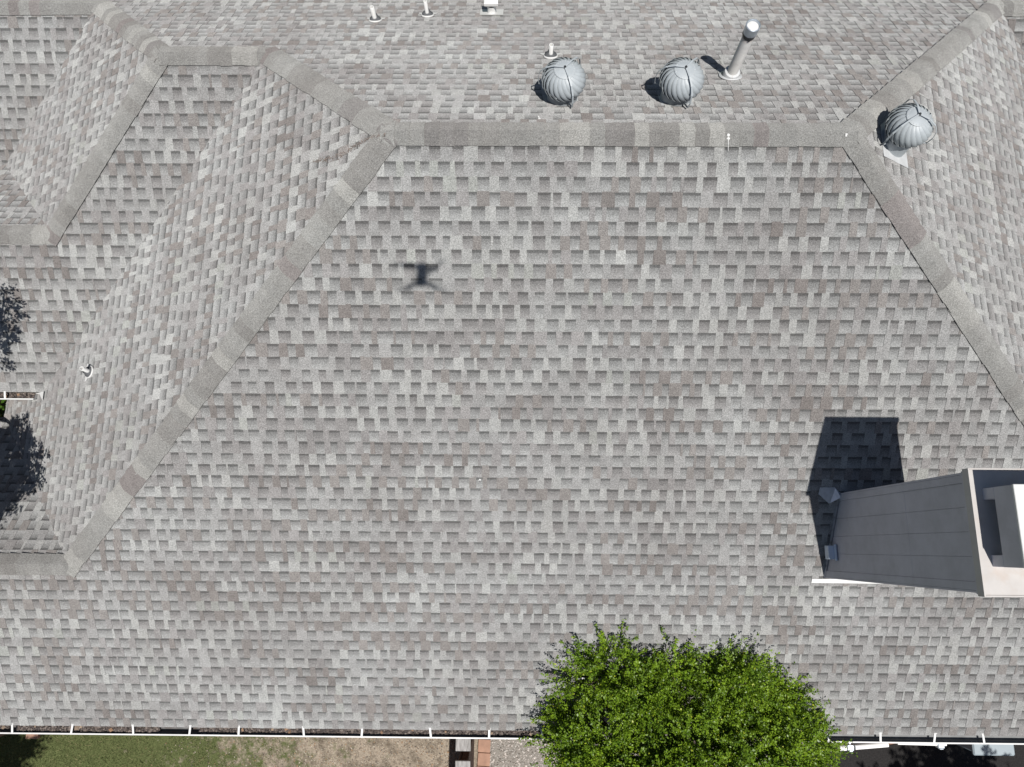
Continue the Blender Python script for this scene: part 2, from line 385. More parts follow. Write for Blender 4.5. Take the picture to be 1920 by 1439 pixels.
# ------------------------------------------------------------------ house: decks, shingles, caps
house = tag(empty('house', (0, 0, 0)), 'house under a many-hipped roof of mottled grey asphalt shingles', 'house')
KA = 0.52
PAL = [(lin(192, 193, 191), 0.25), (lin(181, 181, 180), 0.29), (lin(171, 169, 168), 0.17), (lin(163, 159, 156), 0.18), (lin(153, 148, 145), 0.08), (lin(185, 187, 183), 0.04)]
def pick(r):
    t = r.random()
    for c, w in PAL:
        t -= w
        if t <= 0: break
    k = 0.94 + 0.12 * r.random()
    return tuple(x * k * KA for x in c)
RECESS = [lin(192, 193, 192), lin(186, 187, 186), lin(179, 178, 177)]

def project(p):
    q = p - CAM; f = q.dot(FWD)
    return (960 + FPX * q.dot(RI) / f, 719.5 - FPX * q.dot(UI) / f)

teeth = []           # (projected area, slope, clipped polygon, heights, tone)
field = MB()
for S in slopes:
    r = random.Random(100 + S.seed)
    vmin = min(p[1] for P in S.pieces for p in P); vmax = max(p[1] for P in S.pieces for p in P)
    umin = min(p[0] for P in S.pieces for p in P); umax = max(p[0] for P in S.pieces for p in P)
    k0 = int(math.floor((vmin - S.phase) / EXPO)) - 1
    k = k0
    while True:
        vb0 = S.phase + k * EXPO; vt0 = vb0 - EXPO; k += 1
        if vt0 > vmax: break
        # extent of this course in the slope, so that nothing is made far outside
        us = [p[0] for P in S.pieces for p in clip([(umin - 1, vt0), (umax + 1, vt0), (umax + 1, vb0), (umin - 1, vb0)], P)]
        if not us: continue
        ua, ub = min(us) - 0.3, max(us) + 0.3
        u = ua - r.random() * 0.25
        cells = []; tone = pick(r); left = 0.0; strip_left = r.random(); dv = 0.0; wob = r.random() * 6
        while u < ub:
            tw = r.choice([0.056, 0.068, 0.078, 0.085, 0.094, 0.104, 0.130]) * r.uniform(0.92, 1.08)
            if r.random() < 0.06: tw = r.uniform(0.022, 0.04)
            gw = r.choice([0.078, 0.094, 0.104, 0.110, 0.118, 0.132]) * r.uniform(0.92, 1.08)
            if r.random() < 0.05: gw *= 1.6
            if left <= 0: tone = pick(r); left = r.choice([0.12, 0.2, 0.3, 0.45, 0.6])
            left -= tw + gw; strip_left -= tw + gw
            if strip_left <= 0: strip_left = 1.0; dv = r.gauss(0, 0.0016)
            k2 = 0.95 + 0.10 * r.random()
            cells.append((u, tw, gw, tuple(x * k2 for x in tone), dv + r.gauss(0, 0.0005) + 0.0032 * math.sin(u * 0.9 + wob), r.random()))
            u += tw + gw
        for i, (u0, tw, gw, tn, dv_, q) in enumerate(cells):
            vb = vb0 + dv_; vt = vt0 - 0.008
            # backing sheet showing in the cut-out between two tabs
            un = cells[i + 1][0] + cells[i + 1][1] * 0.5 if i + 1 < len(cells) else u0 + tw + gw
            rt = RECESS[min(2, int(q * 3))]; kk = (0.93 + 0.12 * r.random()) * KA; rt = tuple(x * kk for x in rt)
            for P in S.pieces:
                cp = clip([(u0 + tw * 0.5, vt), (un, vt), (un, vb), (u0 + tw * 0.5, vb)], P)
                if len(cp) < 3 or area(cp) < 1e-5: continue
                h = lambda v: 0.0015 + 0.0040 * (v - vt0) / EXPO
                bd = lambda v: max(0.0, min(1.0, (v - vt0) / EXPO))
                cp3 = [S.p3(a, b, h(b)) for a, b in cp]
                nrm = (cp3[1] - cp3[0]).cross(cp3[2] - cp3[0]).dot(S.n)
                if nrm < 0: cp = cp[::-1]; cp3 = cp3[::-1]
                field.face(cp3, 0, rt, [bd(b) for a, b in cp])
                for j in range(len(cp)):
                    p, q_ = cp[j], cp[(j+1) % len(cp)]
                    if p[1] > vb - 1e-4 and q_[1] > vb - 1e-4:
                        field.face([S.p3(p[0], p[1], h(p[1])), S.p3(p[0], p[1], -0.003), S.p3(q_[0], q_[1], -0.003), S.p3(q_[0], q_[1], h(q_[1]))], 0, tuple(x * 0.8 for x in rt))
            tp = r.uniform(-0.002, 0.007)
            quad = [(u0 + tp, vt), (u0 + tw - tp, vt), (u0 + tw, vb), (u0, vb)]
            for P in S.pieces:
                cp = clip(quad, P)
                if len(cp) < 3 or area(cp) < 2e-5: continue
                ctr = S.p3(sum(a for a, b in cp) / len(cp), sum(b for a, b in cp) / len(cp), 0)
                x, y = project(ctr); inside = 20 < x < 1900 and 15 < y < 1424
                pa = area([project(S.p3(a, b, 0)) for a, b in cp]) if inside else 0.0
                teeth.append((pa, S, cp, vt0, tn))

def tooth_faces(mb, S, cp, vt0, tn):
    h = lambda v: 0.0060 + 0.0042 * (v - vt0) / EXPO
    top = [S.p3(a, b, h(b)) for a, b in cp]
    if (top[1] - top[0]).cross(top[2] - top[0]).dot(S.n) < 0: cp = cp[::-1]; top = top[::-1]
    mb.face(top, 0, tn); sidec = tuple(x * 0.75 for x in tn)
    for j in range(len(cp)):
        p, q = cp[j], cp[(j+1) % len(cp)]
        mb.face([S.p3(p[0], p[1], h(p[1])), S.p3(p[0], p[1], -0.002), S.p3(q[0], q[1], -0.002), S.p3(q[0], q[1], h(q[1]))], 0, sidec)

teeth.sort(key=lambda t: -t[0])
decks = {}
for S in slopes:
    mb = MB()
    for P in S.pieces:
        pts = [S.p3(a, b, -0.004) for a, b in P]
        if (pts[1] - pts[0]).cross(pts[2] - pts[0]).dot(S.n) < 0: pts = pts[::-1]
        mb.face(pts); low = [p - S.n * 0.03 for p in pts]; mb.face(low[::-1])
        for j in range(len(pts)): mb.face([pts[j], low[j], low[(j+1) % len(pts)], pts[(j+1) % len(pts)]])
    decks[S.name] = mb.build('roof_slope', M_DECK, house)
N_IND = 300
for i, (pa, S, cp, vt0, tn) in enumerate(teeth):
    if i < N_IND:
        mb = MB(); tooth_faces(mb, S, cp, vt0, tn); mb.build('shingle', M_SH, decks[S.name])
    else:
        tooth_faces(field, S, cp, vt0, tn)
tag(field.build('shingles', M_SH, house), kind='stuff')

CAPPAL = [(lin(167, 167, 164), 0.44), (lin(158, 157, 154), 0.24), (lin(183, 183, 179), 0.20), (lin(156, 151, 149), 0.07), (lin(151, 149, 147), 0.05)]
def cap_line(name, p_lo, p_hi, nl, nr, seed, start=0.0, stop=0.0, width=0.138):
    """folded cap shingles from the low end to the high end of a ridge or hip between slopes with normals nl, nr"""
    r = random.Random(seed)
    p_lo = Vector(p_lo); p_hi = Vector(p_hi); ax = (p_hi - p_lo); ln = ax.length; ax.normalize()
    def down(n):
        d = ax.cross(n); d.normalize()
        return d if d.z < 0 or (abs(d.z) < 1e-6) else -d
    dl, dr = down(nl), down(nr); up = (nl + nr).normalized()
    base = MB(); w = width - 0.03
    a, b = p_lo + ax * start, p_hi - ax * stop
    base.face([a + dl * w + nl * 0.006, b + dl * w + nl * 0.006, b - up * 0.004, a - up * 0.004]); base.face([b + dr * w + nr * 0.006, a + dr * w + nr * 0.006, a - up * 0.004, b - up * 0.004])
    root = base.build(name, M_DECK, house)
    s = start; tone = None; run = 0
    SEC = [-1.0, -0.72, -0.42, -0.2, 0.0, 0.2, 0.42, 0.72, 1.0]
    while s < ln - stop - 0.03:
        L_ = EXPO * r.uniform(0.96, 1.04); e = min(s + L_ + 0.045, ln - stop + 0.02)
        if run <= 0:
            t = r.random()
            for c, wgt in CAPPAL:
                t -= wgt
                if t <= 0: break
            tone = c; run = r.choice([1, 1, 1, 1, 2, 2])
        run -= 1
        kk = r.uniform(0.95, 1.05) * KA; tn = tuple(x * kk for x in tone)
        jw = r.gauss(0, 0.003)
        def sect(pos, lift, w_):
            c = p_lo + ax * pos; out = []
            for t in SEC:
                d, n = (dl, nl) if t < 0 else (dr, nr); a = abs(t)
                ds = d * (a * w_)
                f = max(0.0, 1 - a / 0.5); sag = 0.010 * f * f          # rounded over the top
                out.append(c + ds + (n * (1 - f) + up * f) * lift - up * sag)
            return out
        lo = sect(s, 0.028 + r.uniform(-0.002, 0.003), width + jw); hi = sect(e, 0.0135, width + jw - 0.002)
        th = 0.0065
        lo2 = [p - up * th for p in lo]; hi2 = [p - up * th for p in hi]
        mb = MB(); n = len(SEC); flip = (lo[1] - lo[0]).cross(hi[0] - lo[0]).dot(up) < 0
        fc = lambda q, c: mb.face(q[::-1] if flip else q, 0, c)
        dk = tuple(x * 0.35 for x in tn)
        for j in range(n - 1):
            fc([lo[j], lo[j+1], hi[j+1], hi[j]], tn); fc([lo2[j+1], lo2[j], hi2[j], hi2[j+1]], dk)
            fc([lo2[j], lo2[j+1], lo[j+1], lo[j]], dk); fc([hi[j], hi[j+1], hi2[j+1], hi2[j]], dk)
        fc([lo2[0], lo[0], hi[0], hi2[0]], dk); fc([lo[-1], lo2[-1], hi2[-1], hi[-1]], dk)
        o = mb.build('cap_shingle', M_SH, root)
        bm = bmesh.new(); bm.from_mesh(o.data); bmesh.ops.remove_doubles(bm, verts=bm.verts, dist=0.0004); bm.to_mesh(o.data); bm.free()
        o.data.polygons.foreach_set('use_smooth', [True] * len(o.data.polygons)); o.data.set_sharp_from_angle(angle=math.radians(35))
        s += L_
    return root
def P3(p, z): return (p[0], p[1], Z0 + z)
n_ = {k: s.n for k, s in SL.items()}
cap_line('hip', P3(F, zF), P3(A, 0), n_['W1'], n_['S1'], 21, start=-0.10, stop=0.02)
cap_line('hip', P3((7.4, xb - 7.4), -MS * (7.4 - xb)), P3(B, 0), n_['S1'], n_['E1'], 22, stop=0.02)
cap_line('hip', P3(Cq, zC), P3(A, 0), n_['W1'], n_['N1'], 23, start=-0.06, stop=0.03)
cap_line('hip', P3(L, zL), P3(B, 0), n_['N1'], n_['E1'], 24, start=-0.05, stop=0.03)
cap_line('hip', P3(G, zG), P3(D, zC), n_['W2'], n_['S2'], 25, start=-0.10, stop=0.02)
cap_line('hip', P3(E_, zE), P3(D, zC), n_['W2'], n_['N1'], 26, start=-0.05, stop=0.03)
cap_line('ridge', P3((XW, F[1]), zF), P3(F, zF), n_['N5'], n_['S1'], 27, stop=-0.04)
cap_line('ridge', P3((XW, G[1]), zG), P3(G, zG), n_['N4'], n_['S2'], 28, stop=-0.04)
cap_line('ridge', P3(D, zC), P3(Cq, zC), n_['N1'], n_['S2'], 29, start=-0.03, stop=-0.03)
cap_line('ridge', P3((XW, E_[1]), zE), P3(E_, zE), n_['N1'], n_['S3'], 30, stop=-0.03)
cap_line('ridge', P3((XE, L[1]), zL), P3(L, zL), n_['N1'], n_['S6'], 31, stop=-0.03)
cap_line('ridge', P3(B, 0), P3(A, 0), n_['N1'], n_['S1'], 32, start=-0.07, stop=-0.07)

# walls, fascia and soffit
ez = Z0 + MS * EAVE
wm = MB()
for x0, x1, y0, y1, zt in ((XW, 0.45, -5.85, -2.55, ez - 0.17), (3.58, XE - .3, -5.85, -5.0, ez - 0.17), (-6.85, XE - .3, -4.99, 4.9, ez - 0.05), (XW, -6.86, -1.35, 4.9, ez + 0.2)):
    wm.box((x0, y0, 0.0), (x1, y1, zt))
wm.build('wall', M_BRICK, house)
fm = MB()
def eave_trim(mb, x0, x1, y, zref):
    z = Z0 + zref
    mb.box((x0, y + 0.005, z - 0.19), (x1, y + 0.030, z - 0.034)); mb.box((x0, y + 0.031, z - 0.175), (x1, y + 0.42, z - 0.165))
eave_trim(fm, XW, NX0 - 0.03, EAVE, MS * EAVE); eave_trim(fm, NX1 + 0.03, XE, EAVE, MS * EAVE); eave_trim(fm, NX0, NX1, NY, MS * NY)
fm.box((NX0 - 0.028, EAVE + .03, ez - .16), (NX0 - 0.003, NY + .03, ez - .01)); fm.box((NX1 + 0.003, EAVE + .03, ez - .16), (NX1 + 0.028, NY + .03, ez - .01))
zz2 = zC + MS * (EAVE2 - sC)
eave_trim(fm, XW, VP[0] - 0.15, EAVE2, zz2)
fm.build('fascia', M_FASC, house)

def gutter(x0, x1, y, z, hangers, litter=None, litter_seed=0, tiltx=0.0, inner=M_GIN):
    W, H, T = 0.108, 0.105, 0.003
    mb = MB()
    out = [(0.0, -0.035), (0.0, -H), (-0.072, -H), (-0.080, -0.062), (-W + 0.006, -0.038), (-W, -0.012)]
    lip = [(-W - 0.001, -0.012), (-W - 0.001, -0.002), (-W + 0.0165, -0.002), (-W + 0.0165, -0.010), (-W + 0.013, -0.010)]
    for k in range(len(out) - 1):
        (ya, za), (yb, zb) = out[k], out[k+1]
        mb.face([(x0, y+ya, z+za), (x1, y+ya, z+za), (x1, y+yb, z+zb), (x0, y+yb, z+zb)], 1)          # inside
        n = Vector((0, zb - za, -(yb - ya))).normalized() * T
        mb.face([(x0, y+ya-n.y, z+za-n.z), (x0, y+yb-n.y, z+zb-n.z), (x1, y+yb-n.y, z+zb-n.z), (x1, y+ya-n.y, z+za-n.z)], 0)
    for k in range(len(lip) - 1):
        (ya, za), (yb, zb) = lip[k], lip[k+1]
        mb.face([(x0, y+ya, z+za), (x1, y+ya, z+za), (x1, y+yb, z+zb), (x0, y+yb, z+zb)], 0)
    for xe in (x0, x1): mb.face([(xe, y+a, z+b) for a, b in out], 0)
    g = mb.build('gutter', [M_WHITE, inner], house)
    for hx in hangers:
        h = MB(); sk = rng.uniform(-0.012, 0.012); wd = 0.013
        p0 = Vector((hx + 0.006 + sk, y + 0.022, z + 0.016)); p1 = Vector((hx - sk, y - W + 0.012, z + 0.003)); d = Vector((wd, 0, 0)); t = Vector((0, 0, 0.005))
        h.mesh([p0-d, p0+d, p1+d, p1-d, p0-d-t, p0+d-t, p1+d-t, p1-d-t], [(0,3,2,1),(4,5,6,7),(0,1,5,4),(1,2,6,5),(2,3,7,6),(3,0,4,7)])
        h.box((p0.x - 0.017, p0.y - 0.004, p0.z - 0.004), (p0.x + 0.017, p0.y + 0.016, p0.z + 0.006))
        h.build('hanger', M_WHITE, g)
    if litter:
        Vs, cs = [], []
        for (a, b, dens, depth) in litter:
            n = int((b - a) * dens)
            V, c = chips(n, a, b, y - 0.074, y - 0.004, 0.006, 0.024, [(0.085, 0.07, 0.062), (0.13, 0.105, 0.092), (0.05, 0.042, 0.04), (0.20, 0.17, 0.15), (0.10, 0.085, 0.08)], z=0.0, flat=0.25)
            dz = nrng.uniform(-H + 0.005, -H + depth, n); V[:, :, 2] += z + np.tile(dz, 4)[:, None]
            Vs.append(V); cs.append(c)
            V, c = chips(max(1, n // 900), a, b, y - 0.075, y - 0.01, 0.02, 0.04, [(0.26, 0.17, 0.11), (0.30, 0.23, 0.17), (0.22, 0.14, 0.09)], z=0.0, flat=0.2)
            V[:, :, 2] += z - H + depth + 0.004; Vs.append(V); cs.append(c)
        tag(tonemesh('debris', np.concatenate(Vs), None, np.concatenate(cs), M_LITTER, g), 'dead leaves and twigs lying in the gutter', kind='stuff')
    return g
gutter(XW, NX0 - 0.04, EAVE, ez, [-7.45, -6.665, -5.873, -5.062, -4.31, -3.665, -2.81, -2.041, -1.141, -0.37, 0.32],
       [(-9.5, -6.75, 500, 0.03), (-6.62, -4.75, 2300, 0.070), (-4.2, -1.3, 1900, 0.052), (-1.3, 0.6, 1500, 0.050)])
gutter(NX1 + 0.04, XE, EAVE, ez, [4.05, 4.732, 5.434, 6.067, 6.8, 7.6], inner=simple('gutter_inside_dark', (0.16, 0.165, 0.165), 0.6, var=0.2))
gutter(NX0 + 0.0, NX1 - 0.0, NY, Z0 + MS * NY, [1.2, 2.0, 2.8], [(0.8, 3.2, 500, 0.03)])
gutter(XW, -6.63, EAVE2, Z0 + zz2, [-7.9, -7.03], [(-9.5, -7.0, 900, 0.04), (-7.0, -6.64, 1700, 0.075)])
# white end flashing where the short gutter meets the west slope
mb = MB(); W1 = SL['W1']
pts = [W1.at(-6.66, -1.872, 0.03), W1.at(-6.45, -1.872, 0.03), W1.at(-6.445, -2.0, 0.03), W1.at(-6.54, -1.90, 0.03)]
mb.face(pts[::-1]); mb.face([p + Vector((0, 0, -0.004)) for p in pts]); mb.build('valley_flashing', M_WHITE, house)

# ------------------------------------------------------------------ chimney (part of the house)
CX0, CX1, CY0, CY1, CT = 3.64, 4.40, -4.215, -3.262, Z0 + 0.33
S1s = SL['S1']
core = MB(); zb = Z0 + MS * CY0 - 0.3
core.box((CX0 + 0.02, CY0 + 0.02, zb), (CX1 - 0.02, CY1 - 0.02, CT - 0.02))
chim = core.build('chimney', M_SIDING, house)
chim['label'] = 'tall grey panelled chimney with pale metal top'
tw_ = 0.085
# vertical-groove siding panels, upper and lower runs, on each side
def panels(axis, const, sgn, a0, a1, n):
    step = (a1 - a0) / n; zj = Z0 - 0.72
    for i in range(n):
        for zl, zh in ((zb, zj - 0.0012), (zj + 0.0012, CT - 0.05)):
            p0, p1 = a0 + i * step + 0.0009, a0 + (i + 1) * step - 0.0009
            m = MB(); t0, t1 = (const, const + sgn * 0.012)
            lo, hi = min(t0, t1), max(t0, t1)
            if axis == 'x': m.cbox((lo, p0, zl), (hi, p1, zh), 0.001)
            else: m.cbox((p0, lo, zl), (p1, hi, zh), 0.001)
            m.build('siding_panel', M_SIDING, chim)
panels('x', CX0 + 0.02, -1, CY0 + tw_, CY1 - tw_, 4); panels('x', CX1 - 0.02, 1, CY0 + tw_, CY1 - tw_, 4)
panels('y', CY0 + 0.02, -1, CX0 + tw_, CX1 - tw_, 3); panels('y', CY1 - 0.02, 1, CX0 + tw_, CX1 - tw_, 3)
for cx, sx in ((CX0, 1), (CX1, -1)):
    for cy, sy in ((CY0, 1), (CY1, -1)):
        m = MB(); xs = sorted((cx, cx + sx * tw_)); ys = sorted((cy, cy + sy * 0.019)); m.cbox((xs[0], ys[0], zb), (xs[1], ys[1], CT - 0.045), 0.002)
        xs = sorted((cx, cx + sx * 0.019)); ys = sorted((cy + sy * 0.020, cy + sy * tw_)); m.cbox((xs[0], ys[0], zb), (xs[1], ys[1], CT - 0.045), 0.002)
        m.build('corner_board', M_SIDING, chim)
m = MB()
for lo, hi in (((CX0 - 0.008, CY0 - 0.008), (CX0 + 0.010, CY1 + 0.008)), ((CX1 - 0.010, CY0 - 0.008), (CX1 + 0.008, CY1 + 0.008)), ((CX0 + 0.011, CY0 - 0.008), (CX1 - 0.011, CY0 + 0.010)), ((CX0 + 0.011, CY1 - 0.010), (CX1 - 0.011, CY1 + 0.008))):
    m.box(lo + (CT - 0.10,), hi + (CT - 0.014,))
m.build('top_band', M_SIDING, chim)
m = MB(); o_ = 0.022
lip = 0.012
m.box((CX0 - o_ + lip + .001, CY0 - o_ + lip + .001, CT - 0.010), (CX1 + o_ - lip - .001, CY1 + o_ - lip - .001, CT + 0.016))
for lo, hi in (((CX0 - o_, CY0 - o_), (CX0 - o_ + lip, CY1 + o_)), ((CX1 + o_ - lip, CY0 - o_), (CX1 + o_, CY1 + o_)), ((CX0 - o_ + lip + .001, CY0 - o_), (CX1 + o_ - lip - .001, CY0 - o_ + lip)), ((CX0 - o_ + lip + .001, CY1 + o_ - lip), (CX1 + o_ - lip - .001, CY1 + o_))):
    m.box(lo + (CT - 0.06,), hi + (CT + 0.022,))
m.build('chase_cover', M_CHASE, chim)
# raised hood on four posts over the flue
hx0, hx1, hy0, hy1 = CX0 + 0.075, CX1 - 0.10, CY0 + 0.205, CY1 - 0.14
hz0, hz1 = CT + 0.155, CT + 0.375
for px in (hx0, hx1 - 0.09):
    for py in (hy0, hy1 - 0.09):
        m = MB(); m.cbox((px, py, CT + 0.014), (px + 0.09, py + 0.09, hz0), 0.004); m.build('hood_post', M_SIDING, chim)
m = MB(); t = 0.02
for lo, hi in (((hx0, hy0), (hx0 + t, hy1)), ((hx1 - t, hy0), (hx1, hy1)), ((hx0 + t + .001, hy0), (hx1 - t - .001, hy0 + t)), ((hx0 + t + .001, hy1 - t), (hx1 - t - .001, hy1))):
    m.box(lo + (hz0,), hi + (hz1,))
m.build('hood', M_SIDING, chim)
m = MB(); m.cbox((hx0 - 0.004, hy0 - 0.004, hz1 + 0.001), (hx1 + 0.004, hy1 + 0.004, hz1 + 0.022), 0.004)
m.box((hx0 + 0.14, hy1 - 0.30, hz1 + 0.0225), (hx1 - 0.14, hy1 - 0.13, hz1 + 0.035), 1)
m.build('hood_lid', [M_WHITE, M_DARK], chim)
m = MB(); m.lathe([(0.13, CT + 0.0), (0.13, CT + 0.20), (0.115, CT + 0.20), (0.115, CT + 0.0)], 24, Matrix.Translation(((hx0 + hx1) / 2, (hy0 + hy1) / 2, 0)))
m.build('flue_liner', M_DARK, chim, smooth=40)
# apron flashing, step flashing, kick-out flashing and a small box on the west side
m = MB(); q = [S1s.at(3.50, CY0 - 0.004, 0.016), S1s.at(4.47, CY0 - 0.004, 0.016), S1s.at(4.47, CY0 - 0.055, 0.016), S1s.at(3.50, CY0 - 0.052, 0.016)]
m.face(q[::-1]); m.face([p + S1s.n * -0.003 for p in q])
q = [S1s.at(CX0 - 0.003, CY0 - 0.003, 0.0), S1s.at(CX1 + 0.003, CY0 - 0.003, 0.0)]
m.face([q[0], q[1], q[1] + Vector((0, 0, 0.055)), q[0] + Vector((0, 0, 0.055))])
m.build('apron_flashing', M_WHITE, chim)
m = MB()
q = [Vector((CX0 - 0.003, y, 0)) for y in (CY0, CY1)]
for k in range(7):
    y0 = CY0 + (CY1 - CY0) * k / 7; y1 = y0 + (CY1 - CY0) / 7 + 0.01
    b0 = S1s.at(CX0, y0, 0); b1 = S1s.at(CX0, y1, 0)
    m.face([(CX0 - 0.004, y1, b1.z + 0.055), (CX0 - 0.004, y0, b0.z + 0.055), (CX0 - 0.004, y0, b0.z - 0.01), (CX0 - 0.004, y1, b1.z - 0.01)])
m.build('step_flashing', M_SIDING, chim)
m = MB(); a = S1s.at(CX0 + 0.01, -3.30, 0.02); b = S1s.at(3.40, -3.255, 0.03); c = S1s.at(3.41, -3.19, 0.02); d = S1s.at(3.58, -3.19, 0.015); e = S1s.at(3.53, -3.35, 0.05); f = S1s.at(CX0 + 0.03, -3.265, 0.03)
for q in ([b, e, d, c], [e, f, a + Vector((0, 0, .05)), d]):
    m.face(q); m.face([p - Vector((0, 0, 0.003)) for p in q[::-1]])
m.build('kickout_flashing', M_GALV, chim)
m = MB(); bz = S1s.at(CX0, -3.93, 0).z + 0.13
m.cbox((CX0 - 0.085, -3.995, bz), (CX0 - 0.001, -3.84, bz + 0.10), 0.006); m.cbox((CX0 - 0.02, -4.01, bz + 0.101), (CX0 - 0.001, -3.825, bz + 0.135), 0.004)
m.build('wall_box', simple('pale_blue_enamel', (0.50, 0.57, 0.66), 0.4, var=0.05), chim)

# ------------------------------------------------------------------ turbine vents
def turbine(x, y, S, label, spin, brace0, sheet=0.0055):
    base = S.at(x, y, 0.0); root = empty('turbine_vent', base); tag(root, label, 'roof vent', 'spinning turbine vents on the roof')
    T = lambda dz: Matrix.Translation(base + Vector((0, 0, dz)))
    # flashing sheet on the shingles
    m = MB(); u, v = S.to_uv((x, y)); w = 0.165 if sheet < 0.01 else 0.215
    q = [S.p3(u - w, v - w, sheet), S.p3(u + w, v - w, sheet), S.p3(u + w, v + w, sheet), S.p3(u - w, v + w, sheet)]
    if (q[1] - q[0]).cross(q[2] - q[0]).dot(S.n) < 0: q = q[::-1]
    m.face(q); lo = [p - S.n * 0.004 for p in q]; m.face(lo[::-1])
    for j in range(4): m.face([q[j], lo[j], lo[(j+1) % 4], q[(j+1) % 4]])
    # most of it is tucked under the shingles above: only the lower part shows
    me = m.build('flashing', M_FLASH, root)
    m = MB(); m.lathe([(0.157, -0.16), (0.155, 0.182), (0.160, 0.186), (0.160, 0.198), (0.150, 0.200), (0.120, 0.200)], 40, T(0)); m.build('collar', M_TURB, root, smooth=35)
    zc, R, Hs = 0.312, 0.222, 0.170
    nv = 22
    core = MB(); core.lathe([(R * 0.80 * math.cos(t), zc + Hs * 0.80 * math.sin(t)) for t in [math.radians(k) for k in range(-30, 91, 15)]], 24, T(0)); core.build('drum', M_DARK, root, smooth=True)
    # base ring of the rotor and top dome
    m = MB(); m.lathe([(0.135, 0.206), (0.176, 0.206), (0.180, 0.216), (0.150, 0.222)], 40, T(0)); m.build('rotor_ring', M_TURB, root, smooth=35)
    m = MB(); prof = [(R * 1.01 * math.cos(math.radians(k)), zc + Hs * 1.03 * math.sin(math.radians(k))) for k in (62, 66, 72, 78, 84, 90)]
    prof[-1] = (0.0005, prof[-1][1]); m.lathe([(prof[0][0] - 0.004, prof[0][1] - 0.006)] + prof, 36, T(0)); m.build('dome', M_TURB, root, smooth=50)
    vane = None
    for k in range(nv):
        if vane is None:
            m = MB(); lats = [-34, -26, -15, -3, 10, 24, 38, 52, 66]; wid = 2 * math.pi / nv * 1.42; ns = 5
            vs = []
            for la in lats:
                t = math.radians(la); sw = 0.85 * (la / 64.0) * 0.6
                for j in range(ns + 1):
                    f = j / ns; lon = -f * wid - sw; rr = 1.0 - 0.125 * f - (0.0 if f > 0 else 0.0) + 0.030 * math.sin(math.pi * f)
                    if la > 45: rr = 1.0 - (1 - rr) * 0.45
                    vs.append((R * rr * math.cos(t) * math.cos(lon), R * rr * math.cos(t) * math.sin(lon), Hs * (0.98 if la > 45 else 1) * rr * math.sin(t)))
            W = ns + 1; fs = [(i*W+j, i*W+j+1, (i+1)*W+j+1, (i+1)*W+j) for i in range(len(lats) - 1) for j in range(ns)]
            m.mesh(vs, fs)
            # rolled outer edge
            m.tube([vs[i*W] for i in range(len(lats))], 0.0018, 5)
            o = m.build('vane', M_TURB, root, smooth=40); vane = o.data
        else: o = link('vane', vane, root)
        o.matrix_parent_inverse = Matrix.Identity(4)
        o.location = (0, 0, zc); o.rotation_euler = (0, 0, spin + 2 * math.pi * k / nv)
    # three bent braces from the collar to the pivot on top
    for k in range(3):
        a = brace0 + k * 2 * math.pi / 3; ca, sa = math.cos(a), math.sin(a); pts = []
        for rr, z in ((0.161, 0.135), (0.176, 0.165), (0.246, 0.195), (0.256, 0.28), (0.240, 0.38), (0.187, 0.455), (0.105, 0.497), (0.0, 0.505)):
            pts.append(base + Vector((rr * ca, rr * sa, z)))
        m = MB()
        side = Vector((-sa, ca, 0)) * 0.008
        for i in range(len(pts) - 1):
            p, q = pts[i], pts[i+1]; n = (q - p).cross(side).normalized() * 0.002
            m.mesh([p-side-n, p+side-n, q+side-n, q-side-n, p-side+n, p+side+n, q+side+n, q-side+n], [(0,1,2,3),(7,6,5,4),(0,4,5,1),(1,5,6,2),(2,6,7,3),(3,7,4,0)])
        m.build('brace', M_TURB, root)
    m = MB(); m.lathe([(0.012, 0.486), (0.012, 0.513), (0.008, 0.520), (0.0005, 0.521)], 12, T(0)); m.build('pivot_bolt', M_DARK, root, smooth=40)
    rv = MB()
    for k in range(nv):
        a = spin + 2 * math.pi * k / nv + 0.34; t = math.radians(66)
        rv.lathe([(0.0045, 0.0), (0.0035, 0.003), (0.0003, 0.004)], 6, T(0) @ Matrix.Translation((R * 1.015 * math.cos(t) * math.cos(a), R * 1.015 * math.cos(t) * math.sin(a), zc + Hs * 1.03 * math.sin(t))))
    rv.build('rivets', M_FLASH, root, smooth=True)
    for ch in root.children:
        if ch.name.split('.')[0] != 'vane': ch.matrix_parent_inverse = Matrix.Translation(-base)
    return root
turbine(0.423, 0.622, SL['N1'], 'grey turbine vent behind the ridge, left one beside the short white pipe', 0.3, math.radians(-70))
turbine(1.586, 0.624, SL['N1'], 'grey turbine vent behind the ridge, next to the tall flue pipe', 0.5, math.radians(-72))
turbine(3.757, 0.117, SL['E1'], 'grey turbine vent beyond the right end of the main ridge', 0.1, math.radians(-28), sheet=0.013)

